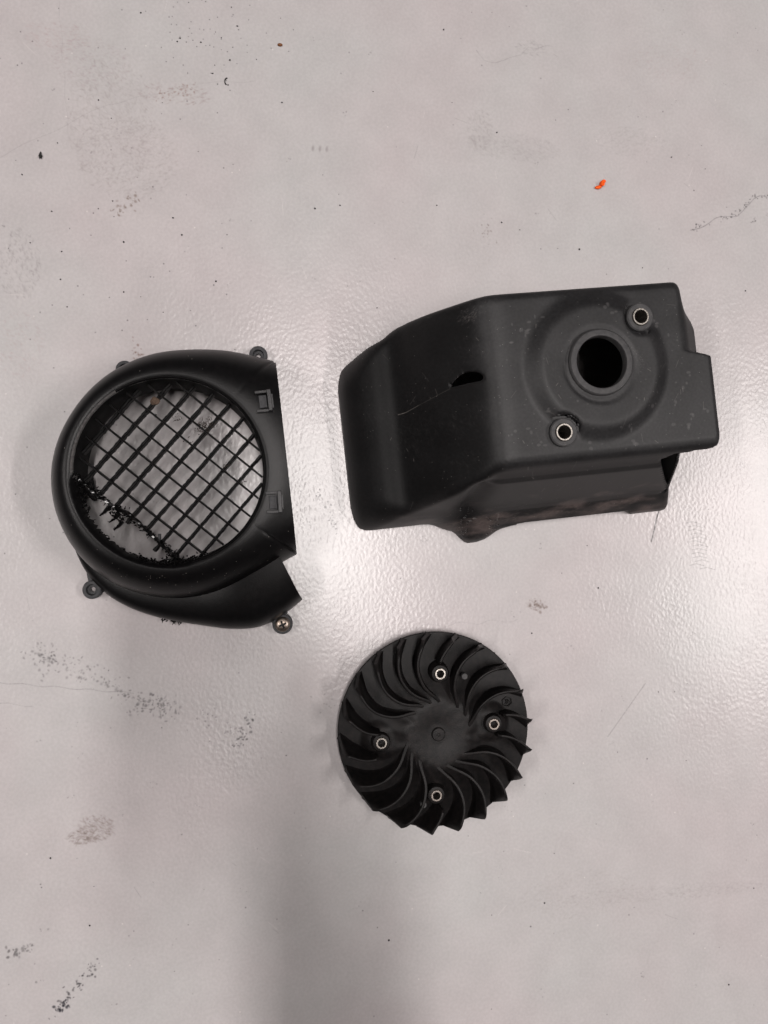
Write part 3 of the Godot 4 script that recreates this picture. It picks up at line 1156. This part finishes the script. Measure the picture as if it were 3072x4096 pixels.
# the shroud's colour: black, top painted lighter as if lit, with dried drops, scuffs, hairline scratches and brown road dirt
func shroud_material() -> StandardMaterial3D:
	fw = 1120
	fh = 740
	var keep := [fw, fh]
	var big := noise(91, 0.006, 4).get_image(fw, fh).get_data()
	var fine := noise(92, 0.09, 3).get_image(fw, fh).get_data()
	var streak := noise(93, 0.02, 4)
	var im0 := streak.get_image(fw / 4, fh)
	im0.resize(fw, fh, Image.INTERPOLATE_CUBIC)
	var st := im0.get_data()
	fpx.resize(fw * fh * 3)
	for j in fh:
		for i in fw:
			var n := j * fw + i
			var x := i / 5.0 - 115.0
			var z := j / 5.0 - 70.0
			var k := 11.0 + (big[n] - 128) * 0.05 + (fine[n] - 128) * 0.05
			# painted light: the upward-facing top is coloured greyer than the left-facing slope
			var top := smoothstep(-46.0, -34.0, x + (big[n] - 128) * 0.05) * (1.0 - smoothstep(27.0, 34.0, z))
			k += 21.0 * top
			var dirt := smoothstep(48.0, 55.0, z + (st[n] - 128) * 0.07 - 3.0 * smoothstep(-60.0, -95.0, x)) * smoothstep(-100.0, -60.0, x) * clampf((st[n] - 44) / 140.0, 0.0, 1.0)
			fpx[n * 3] = clampi(int(k + 60.0 * dirt), 0, 255)
			fpx[n * 3 + 1] = clampi(int(k - 0.6 + 52.0 * dirt), 0, 255)
			fpx[n * 3 + 2] = clampi(int(k + 0.4 + 49.0 * dirt), 0, 255)
	var grey := Color(0.31, 0.305, 0.305)
	for s in [[-16, -41], [-13, -45], [-19, -40], [-20.5, -44], [-9, -47.5], [-25, -36], [28, -50], [33, -47], [61, -33], [66, -8], [70, -5], [64, 4], [-10, 3], [-15, 20], [-19, 12], [60, 14], [70, 17], [72, 12], [35, 14], [2, 20], [-27, 12], [56, -40], [74, -10], [80, 8], [50, 5], [38, 24], [12, 22]]:
		for k in rng.randi_range(1, 3):
			shroud_dab(s[0] + rng.randfn(0, 1.2), s[1] + rng.randfn(0, 1.2), rng.randf_range(0.6, 1.7), rng.randf_range(0.6, 1.4), 0, grey, 0.5, 0.6)
	for k in 90:
		shroud_dab(rng.randf_range(-36, 84), rng.randf_range(-58, 27), rng.randf_range(0.3, 0.9), rng.randf_range(0.3, 0.8), 0, grey, rng.randf_range(0.25, 0.6), 0.5)
	for k in 40:
		var x := rng.randf_range(-90, 80)
		var z := rng.randf_range(-50, 45)
		var a := rng.randfn(1.4, 0.5)
		var l := rng.randf_range(1.5, 7)
		for q in 24:
			shroud_dab(x + cos(a) * l * q / 24.0, z + sin(a) * l * q / 24.0, 0.22, 0.22, 0, Color(0.42, 0.40, 0.39), 0.4, 0.2)
	# wiped, streaky dust on slope and top
	for k in 16:
		var cx := rng.randf_range(-96, 70)
		var cz := rng.randf_range(-48, 40)
		for q in 60:
			shroud_dab(cx + rng.randfn(0, 6), cz + rng.randfn(0, 5), rng.randf_range(0.8, 3.0), 0.35, rng.randfn(1.2, 0.4), Color(0.27, 0.262, 0.26), 0.2, 0.0)
	# the long pale hairline that runs from the split
	var pts := [Vector2(-80, -10.3), Vector2(-76, -10.6), Vector2(-70, -12.6), Vector2(-55, -17.4)]
	for i in 3:
		for q in 60:
			var p: Vector2 = pts[i].lerp(pts[i + 1], q / 60.0)
			shroud_dab(p.x, p.y, 0.24, 0.24, 0, Color(0.46, 0.44, 0.42), 0.42, 0.3)
	for k in 160:
		shroud_dab(rng.randf_range(-100, 85), rng.randf_range(-55, 60), 0.22, 0.22, 0, Color(0.7, 0.68, 0.66), 0.7, 0.4)
	# rubbed pale patch at the upper end of the ridge and beside the plug hole
	for k in 120:
		shroud_dab(rng.randfn(-44, 3), rng.randfn(-53, 2.5), rng.randf_range(0.3, 1.0), 0.35, -0.6, Color(0.42, 0.40, 0.39), 0.3, 0.2)
	for k in 40:
		shroud_dab(rng.randfn(43, 1.6), rng.randfn(-20, 3), rng.randf_range(0.3, 0.9), 0.3, 0.6, Color(0.36, 0.35, 0.34), 0.4, 0.2)
	for k in 260:
		var x := rng.randf_range(-60, 70)
		shroud_dab(x, rng.randfn(57, 3), rng.randf_range(0.8, 3.5), 0.3, rng.randfn(-0.15, 0.3), Color(0.40, 0.36, 0.33) if rng.randf() < 0.6 else Color(0.09, 0.085, 0.08), 0.4, 0.1)
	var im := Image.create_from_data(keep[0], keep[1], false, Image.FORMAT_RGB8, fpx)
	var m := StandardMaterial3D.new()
	m.resource_name = "weathered_black_shroud_lit_top"
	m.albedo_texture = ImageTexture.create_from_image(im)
	m.roughness = 0.5
	m.metallic_specular = 0.4
	return m


func shroud_dab(x: float, z: float, rx: float, rz: float, turn: float, c: Color, strength: float, hard: float) -> void:
	# the floor's dab works in its own frame at PPM pixels per mm; here 5 px per mm from (-115, -70)
	dab((x + 115.0) * 5.0 / PPM + FX, (z + 70.0) * 5.0 / PPM + FZ, rx * 2.0, rz * 2.0, turn, c, strength, hard)


# ============================== fan wheel ==================================
const PLATE := [[0, 19.0], [5, 19.2], [10, 19.9], [15, 20.4], [20, 20.2], [25, 18.2], [32, 15.2], [40, 12.6], [50, 10.2], [58, 8.9], [60.5, 8.6]]
const BOSSES := [[1.0, -37.0], [-35.3, 3.7], [34.8, -5.1], [-1.5, 36.8]]


func make_fan_wheel() -> void:
	var o := thing("cooling_fan", "round black plastic cooling fan with curved blades and four steel bushings", "fan", mm(92.3, 0, 126.5))
	var b := Bag.new()
	var wob := noise(55, 0.8, 2)
	var rings := []
	for i in 160:
		var t := TAU * i / 160.0
		var r := PackedVector3Array()
		for k in 45:
			var q := 60.5 * k / 44.0
			var x := cos(t) * q
			var z := sin(t) * q
			# the hub's shoulder is uneven, and runs out to the left and right bosses
			var e := 3.2 * wob.get_noise_2d(cos(t) * 2.0, sin(t) * 2.0) * smoothstep(10.0, 18.0, q) * (1.0 - smoothstep(30.0, 42.0, q))
			var h: float = soft_table(PLATE, q + e)
			for c in [BOSSES[1], BOSSES[2]]:
				var u := clampf((x * c[0] + z * c[1]) / (c[0] * c[0] + c[1] * c[1]), 0.0, 0.92)
				var d := Vector2(x - c[0] * u, z - c[1] * u).length()
				h = maxf(h, 19.4 - 2.5 * u - 0.07 * pow(maxf(d - 5.0, 0.0), 2.0))
			r.append(Vector3(x, h, z))
		for p in [[61.0, 7.6], [60.6, 6.2], [58, 5.6], [30, 9], [18, 1.0], [0.01, 1.0]]:
			r.append(Vector3(cos(t) * p[0], p[1], sin(t) * p[0]))
		rings.append(r)
	b.loft(rings, true, false)
	put("plate", b.commit(40), M.wheel, o)
	b = Bag.new()
	b.lathe([[0.01, 18], [4.3, 18], [4.2, 20.0], [3.7, 20.6], [1.1, 20.7], [0.8, 20.4], [0.01, 20.4]], Vector3.ZERO, 40)
	put("centre_pip", b.commit(30), M.wheel, o)
	for c in BOSSES:
		b = Bag.new()
		b.lathe([[2.2, 3], [2.2, 20.8], [3.6, 20.8], [5.0, 20.4], [5.7, 19.2], [6.6, 12], [8.2, 9], [8.2, 3]], Vector3(c[0], 0, c[1]), 40)
		var boss := put("boss", b.commit(40), M.wheel, o)
		b = Bag.new()
		b.lathe([[2.05, 6], [2.05, 20.6], [2.4, 21.5], [3.2, 21.5], [3.75, 20.9], [3.75, 6]], Vector3(c[0], 0, c[1]), 36)
		put("bushing", b.commit(38), M.dull if c[0] > 30.0 or c[1] > 30.0 else M.steel, boss)
	var tips := [-100.0, -82.3, -64.9, -45.2, -26.1, -7.1, 10.6, 28.0, 45.0, 61.6, 78.9, 95.6, 113.7, 133.5, 152.6, 172.0, -167.0, -149.0, -131.5, -115.5]
	for i in tips.size():
		blade(o, tips[i], i)
	for p in [[15.4, -35.8, 24.9], [-10.3, 40.5, 25.3]]:
		b = Bag.new()
		b.lathe([[0.01, p[2] - 6], [1.9, p[2] - 6], [1.9, p[2] - 0.3], [1.6, p[2]], [0.01, p[2]]], Vector3(p[0], 0, p[1]), 24)
		put("moulding_pin", b.commit(30), M.rubber, o)
	# the moulder's raised mark: a hexagon round two chevrons
	b = Bag.new()
	var mc := Vector3(46.4, 11.0, -16.3)
	var hexa := PackedVector3Array()
	for k in 7:
		var t := TAU * k / 6.0 + 0.35
		hexa.append(mc + Vector3(cos(t) * 3.4, -cos(t + 0.35) * 0.8, sin(t) * 2.9))
	for k in 6:
		b.tube(PackedVector3Array([hexa[k], hexa[k + 1]]), PackedFloat32Array([0.3, 0.3]), 5)
	for s in [[-1.2, -1.4, -0.2, 0.0], [-0.2, 0.0, -1.2, 1.4], [0.3, -1.5, 1.5, 0.0], [1.5, 0.0, 0.3, 1.5]]:
		b.tube(PackedVector3Array([mc + Vector3(s[0], 0.2, s[1]), mc + Vector3(s[2], 0.1, s[3])]), PackedFloat32Array([0.3, 0.3]), 5)
	put("moulded_mark", b.commit(30), M.wheel, o)


func blade(o: Node3D, tip: float, index: int) -> void:
	var top_a := [[19, 14], [21, 9], [23.5, 3], [27, -3.5], [31, -7.5], [36, -9.2], [41, -9], [46, -7.4], [50.5, -5], [55, -2], [60, 0.5]]
	var base_a := [[19, 14], [21, 9], [23.5, 3], [27, -3.5], [31, -7], [36, -8], [42, -6.8], [47, -4.2], [52, -0.6], [57, 4], [60.6, 7]]
	var top_h := [[18, 19.6], [22, 21.5], [26, 23.2], [31, 24.6], [40, 26.2], [50, 27.2], [60, 27.6]]
	var start := 19.0
	for c in BOSSES:
		for r in range(20, 50):
			var q := deg_to_rad(tip + soft_table(base_a, r))
			if Vector2(cos(q) * r - c[0], sin(q) * r - c[1]).length() < 6.8 and float(r) > 28.0:
				start = maxf(start, r + 1.2)
	var rings := []
	var lift := rng.randf_range(-0.5, 0.4)
	var sway := rng.randf_range(-1.0, 1.0)
	var n := 26
	for i in n + 1:
		var k := float(i) / n
		var rt := lerpf(start, 59.2, k)
		var rb := lerpf(start, 60.4, k)
		var cut := clampf((k - 0.87) / 0.13, 0.0, 1.0)   # the outer top corner is rounded off
		var at := deg_to_rad(tip + soft_table(top_a, rt) + sway * smoothstep(30.0, 50.0, rt) * 0.6)
		var ab := deg_to_rad(tip + soft_table(base_a, rb))
		var ht: float = soft_table(top_h, rt) + lift * smoothstep(20.0, 34.0, rt) - 5.0 * cut * cut
		if start > 20.0:
			ht -= 1.5 * (1.0 - smoothstep(0.0, 0.08, k))
		var hb: float = soft_table(PLATE, rb) - 0.8
		var pt := Vector3(cos(at) * rt, maxf(ht, hb + 0.4), sin(at) * rt)
		var pb := Vector3(cos(ab) * rb, hb, sin(ab) * rb)
		var side := Vector3(-sin(ab), 0, cos(ab))
		var radial := Vector3(cos(ab), 0, sin(ab))
		# thickness runs square to the blade's own course
		var slope := (soft_table(top_a, rt + 0.5) - soft_table(top_a, rt - 0.5)) * rt * PI / 180.0
		side = (side - radial * slope).normalized()
		var r := PackedVector3Array()
		for s in [[0.0, -2.6], [0.1, -1.5], [0.25, -1.1], [0.6, -1.05], [0.93, -0.95], [0.985, -0.7], [1.0, -0.3], [1.0, 0.3], [0.985, 0.7], [0.93, 0.95], [0.6, 1.05], [0.25, 1.1], [0.1, 1.5], [0.0, 2.6]]:
			r.append(pb.lerp(pt, s[0]) + side * s[1])
		rings.append(r)
	var b := Bag.new()
	b.solid(rings)
	put("blade", b.commit(40), M.wheel, o)


# ============================== small things ===============================
func make_litter() -> void:
	var jag := noise(5, 0.02, 2)
	var o := thing("orange_crumb", "small twisted orange rubber crumb lying alone on the grey floor", "crumb", mm(208.2, 0, -230.1))
	var b := Bag.new()
	b.lump(Vector3(-1.6, 0.9, 1.0), Vector3(1.9, 0.9, 1.0), jag, 0.35)
	b.lump(Vector3(0.6, 1.5, -0.5), Vector3(1.3, 1.4, 1.5), jag, 0.4)
	b.lump(Vector3(2.0, 1.0, -2.0), Vector3(1.3, 0.9, 0.9), jag, 0.35)
	put("rubber", b.commit(25), M.orange, o)
	o.rotation.y = 0.15
	(o.get_child(0) as Node3D).scale = Vector3.ONE * 1.2
	o = thing("dirt_clod", "brown clod of dry dirt stuck on a slat of the round grille", "dirt clod", mm(-74.5, 34.0, -71.5))
	b = Bag.new()
	b.lump(Vector3(0, 0.9, 0), Vector3(2.5, 1.6, 2.2), jag, 0.5, 12, 16)
	put("clod", b.commit(28), M.clod, o)
	crumb("brown_seed", "brown oval seed on the bare floor at the top of the picture", "seed", Vector2(-5.3, -306.4), Vector3(1.6, 0.7, 1.0), M.seed, 0.1, jag)
	crumb("black_crumb", "jagged black crumb on the floor near the left edge, upper part", "crumb", Vector2(-148.5, -224.8), Vector3(0.9, 0.7, 1.7), M.grit, 1.0, jag)
	o = thing("hair_curl", "short curled black hair on the upper part of the floor", "hair", mm(-38, 0, -280))
	b = Bag.new()
	var pts := PackedVector3Array()
	var rad := PackedFloat32Array()
	for k in 9:
		var t := 1.9 + 2.9 * k / 8.0
		pts.append(Vector3(cos(t) * 1.5, 0.45, sin(t) * 2.2))
		rad.append(0.34)
	b.tube(pts, rad, 6)
	put("strand", b.commit(40), M.grit, o)
	# loose grit nobody would count
	b = Bag.new()
	var spots := []
	for k in 26:
		spots.append([rng.randf_range(-172, 330), rng.randf_range(-330, 310)])
	for k in 20:
		spots.append([rng.randf_range(-172, -40), rng.randf_range(-320, -90)])
	for k in 14:
		spots.append([rng.randfn(-50, 22), rng.randfn(-312, 14)])
	for s in [[259.7, -253.3], [17, -203], [22, -225], [134, 81], [205, 40], [247, 110], [159, 69], [96, -210], [152, -197], [238, -176], [48, 90], [33, -206]]:
		spots.append(s)
	for s in spots:
		var r := rng.randf_range(0.25, 0.6)
		b.lump(Vector3(s[0], r * 0.5, s[1]), Vector3(r, r * 0.7, r * rng.randf_range(0.6, 1.2)), jag, 0.6, 5, 7)
	var g := put("grit", b.commit(25), M.grit, self)
	g.set_meta("kind", "stuff")
	g.set_meta("label", "fine black grit strewn over the floor")


func crumb(called: String, label: String, category: String, at: Vector2, r: Vector3, m: Material, rough: float, jag: FastNoiseLite) -> void:
	var o := thing(called, label, category, mm(at.x, 0, at.y))
	var b := Bag.new()
	b.lump(Vector3(0, r.y * 0.8, 0), r, jag, rough)
	put("piece", b.commit(28), m, o)


# ============================== photographer ===============================
var bones := []
var bone_soft := 30.0


# [from, radius, to, radius] tapered capsules joined smoothly
func bones_d(x: float, y: float, z: float) -> float:
	var p := Vector3(x, y, z)
	var d := 1e6
	for b in bones:
		var a: Vector3 = b[0]
		var ab: Vector3 = b[2] - a
		var t := clampf((p - a).dot(ab) / ab.length_squared(), 0.0, 1.0)
		var e: float = (p - a - ab * t).length() - lerpf(b[1], b[3], t)
		var h := maxf(bone_soft - absf(d - e), 0.0) / bone_soft
		d = minf(d, e) - h * h * bone_soft * 0.25
	return d


func flesh(called: String, list: Array, soft: float, cell: float, mat: Material, o: Node3D) -> MeshInstance3D:
	bones = list
	bone_soft = soft
	var lo := Vector3.INF
	var hi := -Vector3.INF
	for b in list:
		for q in [[b[0], b[1]], [b[2], b[3]]]:
			var r: float = q[1] + soft + 2 * cell
			lo = lo.min(q[0] - Vector3.ONE * r)
			hi = hi.max(q[0] + Vector3.ONE * r)
	var n := ((hi - lo) / cell).ceil()
	var b := nets(lo, cell, int(n.x), int(n.y), int(n.z), bones_d, bones_d, 0.0, soft * 0.4)
	return put(called, b.commit(60), mat, o)


func make_photographer() -> void:
	var o := thing("person", "person in dark work clothes squatting at the near edge, phone held out over the parts", "person", mm(-100, 0, 790))
	var skin := plain("skin", Color(0.78, 0.58, 0.48), 0.55)
	var cloth := plastic("dark_work_cloth", Color(0.16, 0.16, 0.18), Color(0.24, 0.24, 0.26), 0.9, 60, 0.6, 21)
	var denim := plastic("dark_trouser_cloth", Color(0.13, 0.13, 0.16), Color(0.21, 0.21, 0.25), 0.9, 60, 0.6, 22)
	var shoe := plain("black_shoe_leather", Color(0.1, 0.1, 0.1), 0.5)
	var head := [[Vector3(0, 950, -120), 58, Vector3(0, 1020, -175), 56], [Vector3(0, 1095, -200), 88, Vector3(0, 1075, -225), 84], [Vector3(0, 1035, -265), 56, Vector3(0, 1000, -270), 40], [Vector3(0, 1065, -318), 12, Vector3(0, 1040, -332), 15], [Vector3(-90, 1075, -205), 14, Vector3(-92, 1050, -210), 11], [Vector3(90, 1075, -205), 14, Vector3(92, 1050, -210), 11], [Vector3(-18, 1018, -318), 9, Vector3(18, 1018, -318), 9]]
	for s in [-1, 1]:
		head.append([Vector3(s * 32, 1092, -296), 15, Vector3(s * 36, 1090, -294), 15])
	flesh("head", head, 22, 6, skin, o)
	flesh("hair", [[Vector3(0, 1120, -185), 92, Vector3(0, 1105, -170), 92], [Vector3(0, 1040, -140), 66, Vector3(0, 1090, -140), 80]], 20, 9, plain("dark_brown_hair", Color(0.16, 0.12, 0.09), 0.7), o)
	flesh("jacket", [[Vector3(0, 380, 190), 150, Vector3(0, 620, 90), 142], [Vector3(-70, 780, -20), 118, Vector3(70, 780, -20), 118], [Vector3(0, 620, 90), 140, Vector3(0, 800, -20), 140], [Vector3(-175, 880, -70), 72, Vector3(175, 880, -70), 72], [Vector3(0, 930, -95), 72, Vector3(0, 955, -125), 64],
		[Vector3(-185, 875, -75), 66, Vector3(-270, 670, -10), 52], [Vector3(-270, 670, -10), 52, Vector3(-150, 640, -165), 36], [Vector3(185, 875, -75), 66, Vector3(175, 660, -270), 52], [Vector3(175, 660, -270), 52, Vector3(150, 522, -560), 38]], 45, 14, cloth, o)
	flesh("trousers", [[Vector3(-85, 340, 190), 118, Vector3(85, 340, 190), 118], [Vector3(-95, 340, 170), 100, Vector3(-115, 560, -170), 70], [Vector3(-115, 560, -170), 70, Vector3(-110, 110, 20), 54], [Vector3(95, 340, 170), 100, Vector3(115, 560, -170), 70], [Vector3(115, 560, -170), 70, Vector3(110, 110, 20), 54]], 40, 14, denim, o)
	for s in [-1, 1]:
		flesh("shoe", [[Vector3(s * 110, 70, 50), 44, Vector3(s * 110, 50, 20), 48], [Vector3(s * 112, 48, 20), 46, Vector3(s * 122, 40, -170), 38]], 20, 9, shoe, o)
	# the right hand closes on the phone's edge, the left rests on the knee
	var g := Vector3(220, 0, -10)
	var rest := Vector3(58, 128, 395)
	var left := [[Vector3(-203, 512, -575), 26, Vector3(-196, 490, -630), 30], [Vector3(-196, 490, -630), 24, Vector3(-190, 485, -665), 24]]
	var right := [[Vector3(-48, 520, -562), 26, Vector3(-88, 492, -622), 30], [Vector3(-88, 492, -622), 24, Vector3(-96, 486, -655), 24]]
	for k in 4:
		var z := -690.0 + 22.0 * k
		var bend := 4.0 * k
		left += [[Vector3(-196, 488, -665 + 10 * k), 9.5, Vector3(-205, 474, z - 6), 8.8], [Vector3(-205, 474, z - 6), 8.8, Vector3(-192, 462 - 0.5 * k, z - bend * 0.5), 8], [Vector3(-192, 462 - 0.5 * k, z - bend * 0.5), 8, Vector3(-172, 459, z), 7]]
		right += [[Vector3(-90, 488, -655 + 10 * k), 9.5, Vector3(-94, 474, z - 6), 8.8], [Vector3(-94, 474, z - 6), 8.8, Vector3(-104, 462 - 0.5 * k, z - bend * 0.5), 8], [Vector3(-104, 462 - 0.5 * k, z - bend * 0.5), 8, Vector3(-122, 459, z), 7]]
	left += [[Vector3(-190, 492, -640), 13, Vector3(-178, 486, -672), 11], [Vector3(-178, 486, -672), 11, Vector3(-166, 481, -700), 9]]
	right += [[Vector3(-95, 494, -632), 13, Vector3(-112, 487, -662), 11], [Vector3(-112, 487, -662), 11, Vector3(-126, 481, -688), 9]]
	for list in [left, right]:
		for q in list:
			q[0] += g if list == right else rest
			q[2] += g if list == right else rest
	flesh("hand", left, 5, 3, skin, o)
	flesh("hand", right, 5, 3, skin, o)
	var ph := thing("phone", "dark slab phone held flat above the parts by the squatting person", "phone", mm(-28, 466, 62))
	var b := Bag.new()
	b.box(Vector3.ZERO, Vector3(37, 4, 74), Basis.IDENTITY)
	put("case", b.commit(30), plain("dark_phone_case", Color(0.12, 0.12, 0.13), 0.4), ph)
	b = Bag.new()
	b.box(Vector3(0, 4.3, 0), Vector3(34, 0.6, 71), Basis.IDENTITY)
	put("screen", b.commit(30), plain("dark_phone_glass", Color(0.03, 0.03, 0.03), 0.1), ph)
